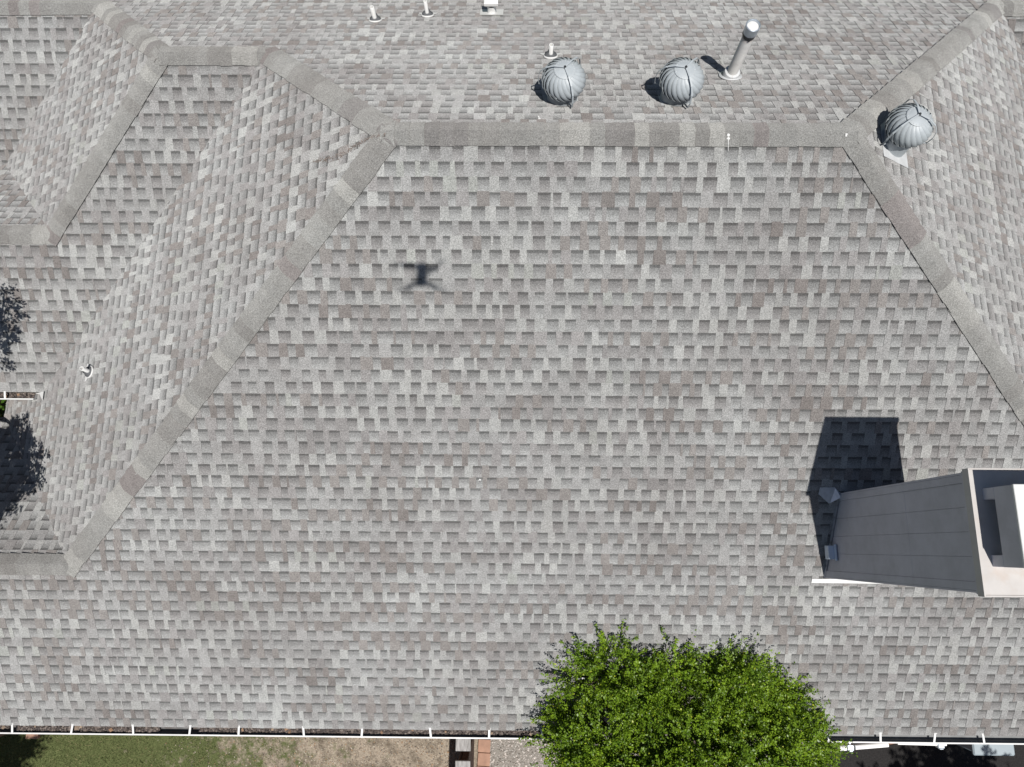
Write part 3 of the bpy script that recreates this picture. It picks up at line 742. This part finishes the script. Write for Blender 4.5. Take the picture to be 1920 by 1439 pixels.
# ------------------------------------------------------------------ vent pipes
def pvc(x, y, S, h, label, r=0.024, plate=0.115, boot=0.072):
    base = S.at(x, y, 0.0); root = empty('vent_pipe', base); tag(root, label, 'vent pipe', 'white plastic vent pipes on the roof')
    m = MB(); u, v = S.to_uv((x, y))
    q = [S.p3(u + plate, v + 0.085, 0.0165), S.p3(u + plate, v + 0.055, 0.0165), S.p3(u + plate * 0.62, v + 0.02, 0.0165), S.p3(u - plate * 0.62, v + 0.02, 0.0165), S.p3(u - plate, v + 0.055, 0.0165), S.p3(u - plate, v + 0.085, 0.0165)]
    if (q[1] - q[0]).cross(q[2] - q[0]).dot(S.n) < 0: q = q[::-1]
    n = len(q); m.face(q); lo = [p - S.n * 0.003 for p in q]; m.face(lo[::-1])
    for j in range(n): m.face([q[j], lo[j], lo[(j+1) % n], q[(j+1) % n]])
    m.build('flashing', M_WHITE, root)
    rot = S.n.to_track_quat('Z', 'Y').to_matrix().to_4x4()
    m = MB(); m.lathe([(boot * 1.16, 0.012), (boot * 1.14, 0.020), (boot, 0.026)], 28, Matrix.Translation(base) @ rot); m.build('boot_ring', M_WHITE, root, smooth=40)
    m = MB(); m.lathe([(boot, 0.028), (boot * 0.93, 0.042), (boot * 0.62, 0.058), (r + 0.008, 0.074), (r + 0.004, 0.085), (r, 0.086)], 28, Matrix.Translation(base) @ rot); m.build('rubber_boot', M_RUB, root, smooth=40)
    m = MB(); m.lathe([(r, -0.1), (r, h - 0.002), (r - 0.0015, h), (r - 0.005, h), (r - 0.0055, h - 0.09)], 24, Matrix.Translation(base)); m.lathe([(r - 0.0056, h - 0.09), (0.0005, h - 0.09)], 24, Matrix.Translation(base)); m.build('pipe', M_PVC, root, smooth=40)
    localise(root); return root
N1s = SL['N1']
pvc(-1.847, 2.60, N1s, 0.245, 'white vent pipe in a grey rubber boot, leftmost behind the main ridge', 0.026)
pvc(-1.204, 2.76, N1s, 0.27, 'white vent pipe at the top edge, between another pipe and the square hood', 0.023)
pvc(0.337, 1.58, N1s, 0.21, 'short white vent pipe just behind the left turbine vent', 0.024)
pvc(-5.498, -1.739, SL['W1'], 0.20, 'white vent pipe alone on the west slope above the short gutter', 0.026)

# square white exhaust hood
base = N1s.at(-0.384, 2.86, 0); root = tag(empty('exhaust_hood', base), 'white exhaust vent with a flared square hood at the top edge', 'roof vent')
m = MB(); u, v = N1s.to_uv((-0.384, 2.86)); q = [N1s.p3(u - .15, v - .12, .0165), N1s.p3(u + .15, v - .12, .0165), N1s.p3(u + .15, v + .10, .0165), N1s.p3(u - .15, v + .10, .0165)]
if (q[1] - q[0]).cross(q[2] - q[0]).dot(N1s.n) < 0: q = q[::-1]
m.face(q); m.face([p - N1s.n * .003 for p in q[::-1]]); m.build('flashing', M_WHITE, root)
m = MB(); m.lathe([(0.052, -0.1), (0.052, 0.15)], 24, Matrix.Translation(base)); m.build('stem', M_PVC, root, smooth=40)
m = MB(); T = Matrix.Translation(base)
vs = []
for w, z in ((0.045, 0.145), (0.088, 0.205), (0.088, 0.245), (0.074, 0.258)):
    vs += [T @ Vector(p) for p in ((-w, -w * .8, z), (w, -w * .8, z), (w, w * .8, z), (-w, w * .8, z))]
m.mesh(vs, [(i*4+k, i*4+(k+1) % 4, i*4+4+(k+1) % 4, i*4+4+k) for i in range(3) for k in range(4)] + [(12, 13, 14, 15), (3, 2, 1, 0)]); m.build('hood', M_PVC, root)
localise(root)

# tall flue
base = N1s.at(2.268, 1.105, 0); root = tag(empty('flue_pipe', base), 'tall pale flue pipe with rust streaks and a round cap', 'flue pipe')
T = Matrix.Translation(base); rot = N1s.n.to_track_quat('Z', 'Y').to_matrix().to_4x4()
m = MB(); m.lathe([(0.125, 0.014), (0.122, 0.020), (0.098, 0.026)], 32, T @ rot); m.build('flashing', M_FLASH, root, smooth=40)
m = MB(); m.lathe([(0.092, -0.05), (0.088, 0.075), (0.080, 0.098), (0.056, 0.104)], 32, T); m.build('storm_collar', M_FLASH, root, smooth=35)
m = MB(); m.lathe([(0.057, -0.1), (0.057, 0.665)], 32, T); m.build('pipe', M_FLUE, root, smooth=40)
m = MB(); m.lathe([(0.0573, 0.640), (0.063, 0.650), (0.063, 0.690), (0.057, 0.694)], 32, T); m.build('clamp_band', M_DARK, root, smooth=35)
m = MB(); m.lathe([(0.052, 0.685), (0.066, 0.695), (0.066, 0.715), (0.071, 0.718), (0.071, 0.790), (0.073, 0.800), (0.066, 0.806), (0.061, 0.800), (0.060, 0.770)], 36, T); m.build('cap_collar', M_GALV, root, smooth=35)
m = MB(); m.lathe([(0.0600, 0.777), (0.056, 0.784), (0.03, 0.788), (0.0005, 0.789)], 36, T); m.build('cap_disc', M_WHITE, root, smooth=40)
for k in range(3):
    a = k * 2.094 + 0.5; m = MB(); m.box((0.058, -0.008, 0.64), (0.068, 0.008, 0.70), M=T @ Matrix.Rotation(a, 4, 'Z')); m.build('clamp_lug', M_DARK, root)
localise(root)

# ------------------------------------------------------------------ sealant dabs on the shingles
def dab(S, pts, label, w=0.012):
    root = MB(); r = random.Random(int(abs(pts[0][0]) * 1000))
    P = []
    for x, y, ww in pts: P.append((S.at(x, y, 0.022 if abs(y) < 0.2 and S.name in ('S1', 'N1') else 0.011), ww))
    for p, ww in P:
        vs = []; n = 9
        for k in range(n):
            a = 2 * math.pi * k / n; rr = ww * r.uniform(0.75, 1.2)
            vs.append(p + Vector((rr * math.cos(a), rr * math.sin(a) * 0.9, -rr * math.sin(a) * 0.0)) + S.n * 0.0)
        vs = [v_ - S.n * ((v_ - p).dot(S.n)) for v_ in vs]
        top = [p + (v_ - p) * 0.55 + S.n * 0.006 for v_ in vs]
        root.mesh(vs + top, [(k, (k+1) % n, n + (k+1) % n, n + k) for k in range(n)] + [tuple(range(n, 2 * n))])
    o = root.build('sealant_dab', M_WHITE, None, smooth=60); return tag(o, label, 'sealant', 'white dabs on the shingles')
dab(SL['N1'], [(0.181, 0.205, 0.016), (0.178, 0.225, 0.010), (0.174, 0.245, 0.008)], 'white sealant dab behind the ridge cap below the left turbine vent')
dab(SL['S1'], [(1.981, -0.03, 0.019), (1.984, -0.055, 0.016), ] + [(1.985 + 0.0006 * k, -0.065 - 0.0065 * k, 0.0062 - 0.0001 * k) for k in range(14)], 'white sealant dab with a long drip on the main ridge cap')
dab(SL['S1'], [(3.10, -0.02, 0.013), (3.098, -0.033, 0.011)], 'small white sealant dab at the right end of the main ridge')
dab(SL['S1'], [(-0.44, -3.138, 0.016), (-0.458, -3.148, 0.008)], 'single white sealant dab in the middle of the front slope')

# dirt washed down the west slope from the end of the main ridge
Vd, cd = chips(300, 0.0, 1.0, -1.0, 1.0, 0.004, 0.010, [(0.15, 0.125, 0.11), (0.20, 0.17, 0.15), (0.12, 0.10, 0.09)], z=0.0, flat=0.2)
tt = Vd[:, :, 0].mean(1); n4 = len(tt) // 4; tt = np.tile(tt[:n4], 4); ww = np.tile(nrng.normal(0, 1, n4), 4) * (0.009 + 0.010 * np.sin(3.1 * tt) ** 2)
ax_, ay_, bx_, by_ = -1.30, -0.045, -2.15, -0.02
cx_ = ax_ + (bx_ - ax_) * tt + ww * 0.3; cyy = ay_ + (by_ - ay_) * tt + 0.03 * np.sin(tt * 7) + ww
loc_ = Vd - np.tile(np.array([Vd[i::n4].reshape(-1, 3)[:, :].mean(0) for i in range(n4)]), (4, 1))[:, None, :]
lift_ = np.where(cx_ > -1.47, 0.030, 0.013)
ctr_ = np.stack([cx_, cyy, Z0 + MS * (cx_ - xa) + lift_], 1)
loc_[:, :, 2] = loc_[:, :, 2] * 0.3 + loc_[:, :, 0] * MS
tag(tonemesh('dirt', loc_ + ctr_[:, None, :], None, cd, M_LITTER, house), 'dark streak of dirt below the left end of the main ridge', kind='stuff')

# ------------------------------------------------------------------ trees
def leaves(P, Dn, n_per, size, spread, cols, droop=0.0):
    """leaf quads along sprays: P (k,3) bases, Dn (k,3) vectors to the tips"""
    k = len(P); t = nrng.random((k, n_per)) ** 0.8
    ctr = P[:, None, :] + Dn[:, None, :] * t[..., None]
    wid = spread * (1.05 - 0.75 * t)[..., None]
    ctr = ctr + nrng.normal(0, 1, (k, n_per, 3)) * wid
    ctr = ctr.reshape(-1, 3); n = len(ctr)
    dirs = np.repeat(Dn / np.linalg.norm(Dn, axis=1, keepdims=True), n_per, axis=0) + nrng.normal(0, 0.75, (n, 3))
    dirs /= np.linalg.norm(dirs, axis=1, keepdims=True)
    up = np.array([0.05, -0.15, 1.0]) + nrng.normal(0, 0.55, (n, 3)); side = np.cross(dirs, up); side /= np.linalg.norm(side, axis=1, keepdims=True) + 1e-9
    nn = np.cross(side, dirs)
    L_ = size * nrng.uniform(0.6, 1.25, (n, 1)); w = L_ * nrng.uniform(0.24, 0.34, (n, 1))
    a = ctr; b = ctr + dirs * L_ * 0.5 + side * w + nn * w * 0.25; c = ctr + dirs * L_; d = ctr + dirs * L_ * 0.5 - side * w + nn * w * 0.25
    V = np.stack([a, b, c, d], 1)
    cc = np.array(cols); f = nrng.random((n, 1)); base = np.repeat(nrng.random((k, 1)), n_per, axis=0)
    mixv = np.clip(0.45 * f + 0.55 * base, 0, 1)
    col = cc[0] * (1 - mixv) + cc[1] * mixv
    y = nrng.random((n, 1)) < 0.02; col = np.where(y, cc[2], col)
    return V, col

def fork(m, p0, p1, r0, r1, bend=0.08, n=5):
    p0, p1 = Vector(p0), Vector(p1); d = (p1 - p0).length
    off = Vector((rng.gauss(0, 1), rng.gauss(0, 1), rng.gauss(0, 0.4))) * bend * d
    pts = [p0.lerp(p1, k / n) + off * math.sin(math.pi * k / n) for k in range(n + 1)]
    m.tube(pts, [r0 + (r1 - r0) * k / n for k in range(n + 1)], 6); return pts

def tree(name, loc, clumps, label, cat, sprays, n_per, size, cols, up=0.45, trunk_r=0.07, fork_h=0.6, spr_len=(0.16, 0.42), spread=0.028, flat=0.75):
    root = empty(name, loc); tag(root, label, cat); loc = Vector(loc)
    tm = MB(); top = loc + Vector((0.05, 0.03, fork_h)); tm.tube([loc + Vector((0, 0, -0.1)), loc + Vector((0.02, -0.02, fork_h * 0.5)), top], [trunk_r * 1.3, trunk_r, trunk_r * 0.85], 8)
    tot = sum(c[1] ** 2 for c in clumps); PP, DD = [], []
    for (c, r) in clumps:
        c = Vector(c); fork(tm, top, c, trunk_r * 0.55, 0.012)
        k = max(6, int(sprays * r * r / tot))
        for j in range(max(4, k // 40)):
            q = c + Vector((rng.gauss(0, 1), rng.gauss(0, 1), rng.gauss(0.2, 0.7))) * r * 0.45; fork(tm, c.lerp(top, 0.35), q, 0.012, 0.004)
        d = nrng.normal(0, 1, (k, 3)); d[:, 2] = d[:, 2] * flat + 0.25; d /= np.linalg.norm(d, axis=1, keepdims=True)
        rad = r * (0.45 + 0.55 * nrng.random((k, 1)) ** 0.45)
        base = np.array(c)[None] + d * rad * np.array([1, 1, flat])
        v = d * np.array([1, 1, 0.7]) + np.array([0, 0, up]) + nrng.normal(0, 0.35, (k, 3)); v /= np.linalg.norm(v, axis=1, keepdims=True)
        PP.append(base); DD.append(v * nrng.uniform(spr_len[0], spr_len[1], (k, 1)))
    tm.build('trunk', M_BARK, root, smooth=True)
    V, col = leaves(np.concatenate(PP), np.concatenate(DD), n_per, size, spread, cols)
    tonemesh('crown', V, None, col, M_LEAF, root)
    localise(root); return root
GREEN = [(0.050, 0.110, 0.008), (0.215, 0.33, 0.018), (0.37, 0.42, 0.035)]
cl = []
cc_ = Vector((2.13, -6.47, Z0 - 4.20)); rr_ = random.Random(5)
for k in range(84):
    a = k * 2.39996 + rr_.gauss(0, 0.25); q = math.sqrt((k + rr_.random()) / 84.0); lat = rr_.uniform(0.0, 1.0)
    x = 1.60 * q * math.cos(a); y = 1.50 * q * math.sin(a); zt = 1.38 * math.sqrt(max(0.02, 1 - (q * 0.97) ** 2.8))
    cl.append(((cc_.x + x, cc_.y + y, cc_.z + zt * (0.45 + 0.55 * lat)), rr_.uniform(0.12, 0.23)))
cl += [((0.88, -5.50, Z0 - 3.36), 0.20), ((1.15, -5.32, Z0 - 3.28), 0.20), ((2.55, -5.42, Z0 - 3.3), 0.16), ((3.0, -5.62, Z0 - 3.4), 0.17)]
tree('leafy_tree', (2.12, -6.9, 0.0), cl, 'round bright green tree growing up in the notch of the gutter', 'tree', 5600, 54, 0.032, GREEN, up=0.55, spr_len=(0.14, 0.52), fork_h=1.1, spread=0.025)
DARKG = [(0.03, 0.055, 0.014), (0.08, 0.125, 0.025), (0.13, 0.15, 0.03)]
# trees standing just outside the picture; only their shade falls into it
def toward_sun(p, z): p = Vector(p); t = (z - p.z) / SUN.z; return p + SUN * t
cl = []
for (x, y, z, zt, r) in ((-6.84, -0.95, -2.84, -1.15, 0.17), (-6.72, -0.70, -2.7, -1.2, 0.11), (-7.05, -1.40, -3.1, -1.2, 0.17), (-7.15, -0.9, -2.9, -1.0, 0.26), (-6.95, -1.2, -2.95, -1.2, 0.16),
                         (-6.45, -2.88, -3.35, -1.75, 0.17), (-6.75, -2.75, -3.55, -1.7, 0.24), (-6.95, -2.55, -3.7, -1.6, 0.26), (-6.72, -2.42, -3.5, -1.7, 0.13), (-6.85, -3.0, -3.6, -1.6, 0.24), (-6.62, -3.1, -3.45, -1.6, 0.17),
                         (-6.75, -3.30, -3.3, -1.5, 0.18), (-6.62, -3.52, -3.15, -1.5, 0.13), (-6.95, -3.1, -3.4, -1.4, 0.22), (-7.1, -2.9, -3.5, -1.3, 0.28), (-6.9, -3.55, -3.1, -1.3, 0.15), (-7.2, -3.3, -3.3, -1.1, 0.3)):
    cl.append((tuple(toward_sun((x, y, z + Z0), zt + Z0)), r))
tree('courtyard_tree', (-8.05, -2.35, 0.0), cl, 'slender courtyard tree left of the picture, shading the left roof edge', 'tree', 400, 40, 0.05, DARKG, up=0.3, spr_len=(0.08, 0.24), fork_h=3.4, spread=0.05)
def shade_tree(loc, cx, cy, cz, rx, n, label, seed, r0=0.5):
    r = random.Random(seed); cl = []
    for k in range(n):
        a = r.uniform(0, 2 * math.pi); q = math.sqrt(r.random()) * rx
        cl.append(((cx + q * math.cos(a), cy + q * math.sin(a), cz + r.uniform(-0.5, 0.7)), r.uniform(0.7, 1.0) * r0))
    return tree('shade_tree', loc, cl, label, 'tree', 1500, 40, 0.075, DARKG, up=0.2, spr_len=(0.2, 0.5), fork_h=2.6, spread=0.07, trunk_r=0.12)
shade_tree((-9.3, -10.4, 0.0), -8.6, -9.35, 4.4, 0.75, 26, 'broad tree beyond the lower left corner, shading the lawn', 3)
shade_tree((8.2, -11.4, 0.0), 7.9, -10.55, 4.4, 1.3, 34, 'broad tree beyond the lower right corner, shading the driveway', 4)

# plants in the little courtyard at the left edge
def shrub(loc, h, r, label, seed):
    r_ = random.Random(seed); root = tag(empty('courtyard_shrub', loc), label, 'shrub'); m = MB(); loc = Vector(loc); PP, DD = [], []
    for k in range(16):
        a = r_.uniform(0, 6.28); q = r * math.sqrt(r_.random()); tip = loc + Vector((q * math.cos(a), q * math.sin(a), h * r_.uniform(0.6, 1.0)))
        fork(m, loc, tip, 0.012, 0.004); 
        for j in range(5): PP.append(tuple(tip + Vector((r_.gauss(0, .05), r_.gauss(0, .05), r_.gauss(-.05, .08))))); DD.append((r_.gauss(0, .12), r_.gauss(0, .12), r_.uniform(0.02, .16)))
    m.build('stem', M_BARK, root); V, c = leaves(np.array(PP), np.array(DD), 26, 0.055, 0.03, [(0.03, 0.08, 0.01), (0.10, 0.19, 0.02), (0.35, 0.15, 0.05)])
    tonemesh('foliage', V, None, c, M_LEAF, root); localise(root)
shrub((-7.78, -2.04, 0.0), 2.45, 0.20, 'green shrub in the small opening below the short gutter', 5)
m = MB(); m.lathe([(0.12, 0.0), (0.17, 0.30), (0.19, 0.31), (0.19, 0.345), (0.16, 0.345), (0.15, 0.28), (0.001, 0.28)], 24, Matrix.Translation((-8.45, -2.28, 0.0)))
tag(m.build('plant_pot', M_PALEBRICK, None, smooth=40), 'terracotta plant pot in the small opening at the left edge', 'plant pot')

# ------------------------------------------------------------------ things along the foot of the front wall
def brick_row(x, y0, y1, label, ang=0.0):
    root = tag(empty('brick_edging', (x, y0, 0)), label, 'edging'); n = int((y1 - y0) / 0.205); me = None
    for k in range(n):
        if me is None: b = MB(); b.cbox((-0.10, 0.0, 0.0), (0.10, 0.195, 0.075), 0.006); o = b.build('brick', M_PALEBRICK, root); me = o.data
        else: o = link('brick', me, root)
        o.location = (rng.gauss(0, 0.006), k * 0.205, rng.gauss(0, 0.003)); o.rotation_euler = (0, 0, rng.gauss(0, 0.02))
    root.rotation_euler = (0, 0, ang); return root
brick_row(-0.58, -8.4, -5.9, 'row of pale red bricks edging the gravel beside the timber rail', -0.03)
brick_row(-8.02, -7.04, -6.2, 'row of pale red bricks at the shaded left end of the lawn', 0.0)
M_DARKWOOD = simple('brown_fence_timber', (0.085, 0.055, 0.042), 0.85, var=0.3, vscale=9, bumps=(40, 0.4, 0.004))
def timber_fence(x, ys, label, h=1.70):
    root = tag(empty('timber_fence', (x, ys[0][0], 0)), label, 'fence')
    for (a, b) in ys:
        m = MB(); m.cbox((x - 0.108, a, h - 0.045), (x + 0.108, b, h), 0.006); m.build('cap_board', M_WOOD, root)
        for yy in (a + 0.07, b - 0.07):
            m = MB(); m.cbox((x - 0.045, yy - 0.045, -0.05), (x + 0.045, yy + 0.045, h - 0.046), 0.004); m.build('post', M_DARKWOOD, root)
        n = max(1, round((b - a) / 0.145)); st = (b - a) / n
        for k in range(n):
            for sx in (-1, 1):
                m = MB(); xs = sorted((x + sx * 0.047, x + sx * 0.067)); m.cbox((xs[0], a + k * st + 0.003, 0.03), (xs[1], a + (k + 1) * st - 0.003, h - 0.05), 0.003); m.build('board', M_DARKWOOD, root)
    localise(root)
timber_fence(-0.775, [(-6.745, -6.05), (-8.6, -6.872)], 'tall brown timber fence with weathered grey cap boards beside the brick edging')
timber_fence(-8.12, [(-6.83, -6.2)], 'short timber fence end in the dark lower left corner', h=1.2)

# white pipe run clipped under the right gutter
root = tag(empty('wall_pipe', (5.0, -6.4, Z0 - 4.45)), 'white pipe run with grey clamps under the right gutter', 'pipe')
m = MB(); m.tube([(4.545, -6.475, Z0 - 4.40), (4.99, -6.437, Z0 - 4.40)], 0.034, 16); m.build('pipe', M_PVC, root, smooth=50)
m = MB(); m.tube([(4.335, -6.49, Z0 - 4.40), (4.425, -6.485, Z0 - 4.40)], 0.036, 16); m.tube([(4.37, -6.40, Z0 - 4.36), (4.45, -6.40, Z0 - 4.36)], 0.02, 12); m.build('end_piece', M_PVC, root, smooth=50)
m = MB(); m.tube([(5.13, -6.415, Z0 - 4.42), (5.78, -6.425, Z0 - 4.42)], 0.030, 16); m.build('pipe', M_PVC, root, smooth=50)
for cx, cy in ((4.485, -6.48), (5.70, -6.44)):
    m = MB(); T = Matrix.Translation((cx, cy, Z0 - 4.41))
    m.cbox((-0.045, -0.04, -0.05), (0.045, 0.035, 0.03), 0.008, M=T); m.cbox((-0.02, -0.055, -0.02), (0.03, -0.041, 0.02), 0.004, M=T); m.cbox((-0.012, 0.036, -0.015), (0.012, 0.5, 0.012), 0.003, M=T)
    m.build('clamp', M_GALV, root)
m = MB(); m.tube([(4.99, -6.437, Z0 - 4.42), (5.13, -6.415, Z0 - 4.43)], 0.014, 10); m.build('rusty_joint', simple('rust', (0.20, 0.09, 0.05), 0.85, var=0.3, vscale=30), root, smooth=50)
localise(root)
# pale utility cabinet on the driveway
M_CAB = simple('pale_cabinet_enamel', (0.27, 0.32, 0.345), 0.4, var=0.05)
root = tag(empty('utility_cabinet', (7.3, -6.85, 0)), 'pale blue-grey cabinet standing on the dark driveway under the gutter', 'cabinet')
m = MB(); m.cbox((7.06, -6.93, 0.0), (7.62, -6.45, 0.76), 0.02); m.build('body', M_CAB, root)
m = MB(); m.cbox((7.02, -6.955, 0.762), (7.66, -6.42, 0.81), 0.02); m.build('lid', M_CAB, root)
m = MB(); m.cbox((7.20, -6.968, 0.60), (7.32, -6.9305, 0.68), 0.004); m.build('handle', M_GALV, root)
localise(root)

# ------------------------------------------------------------------ the drone that carries the camera (its shadow lies on the front slope)
M_DR = simple('drone_grey', (0.16, 0.165, 0.17), 0.5, var=0.05)
o_ = CAM + Vector((0.0, -0.05, 0.075))
root = tag(empty('drone', o_), 'small grey quadcopter hovering over the roof, known by its shadow', 'drone')
m = MB(); m.cbox((-0.054, -0.130, -0.030), (0.054, 0.112, 0.036), 0.016, M=Matrix.Translation(o_)); m.build('body', M_DR, root)
for (ex, ey, fx, fy, pa) in ((-0.19, 0.080, -0.035, 0.070, 0.03), (0.150, 0.055, 0.035, 0.06, 0.80), (-0.135, -0.165, -0.03, -0.085, 0.5), (0.155, -0.165, 0.03, -0.085, -0.45)):
    m = MB(); m.tube([o_ + Vector((fx, fy, 0.005)), o_ + Vector((ex, ey, 0.012))], 0.0200, 8); m.build('arm', M_DR, root)
    m = MB(); m.lathe([(0.0005, -0.012), (0.019, -0.012), (0.019, 0.028), (0.014, 0.034), (0.0005, 0.034)], 16, Matrix.Translation(o_ + Vector((ex, ey, 0.01)))); m.build('motor', M_DR, root)
    m = MB(); T = Matrix.Translation(o_ + Vector((ex, ey, 0.048))) @ Matrix.Rotation(pa, 4, 'Z')
    for s in (-1, 1): m.cbox((min(0, s * 0.118), -0.011, -0.0015), (max(0, s * 0.118), 0.011, 0.0015), 0.0008, M=T)
    m.build('propeller', M_DR, root)
localise(root)
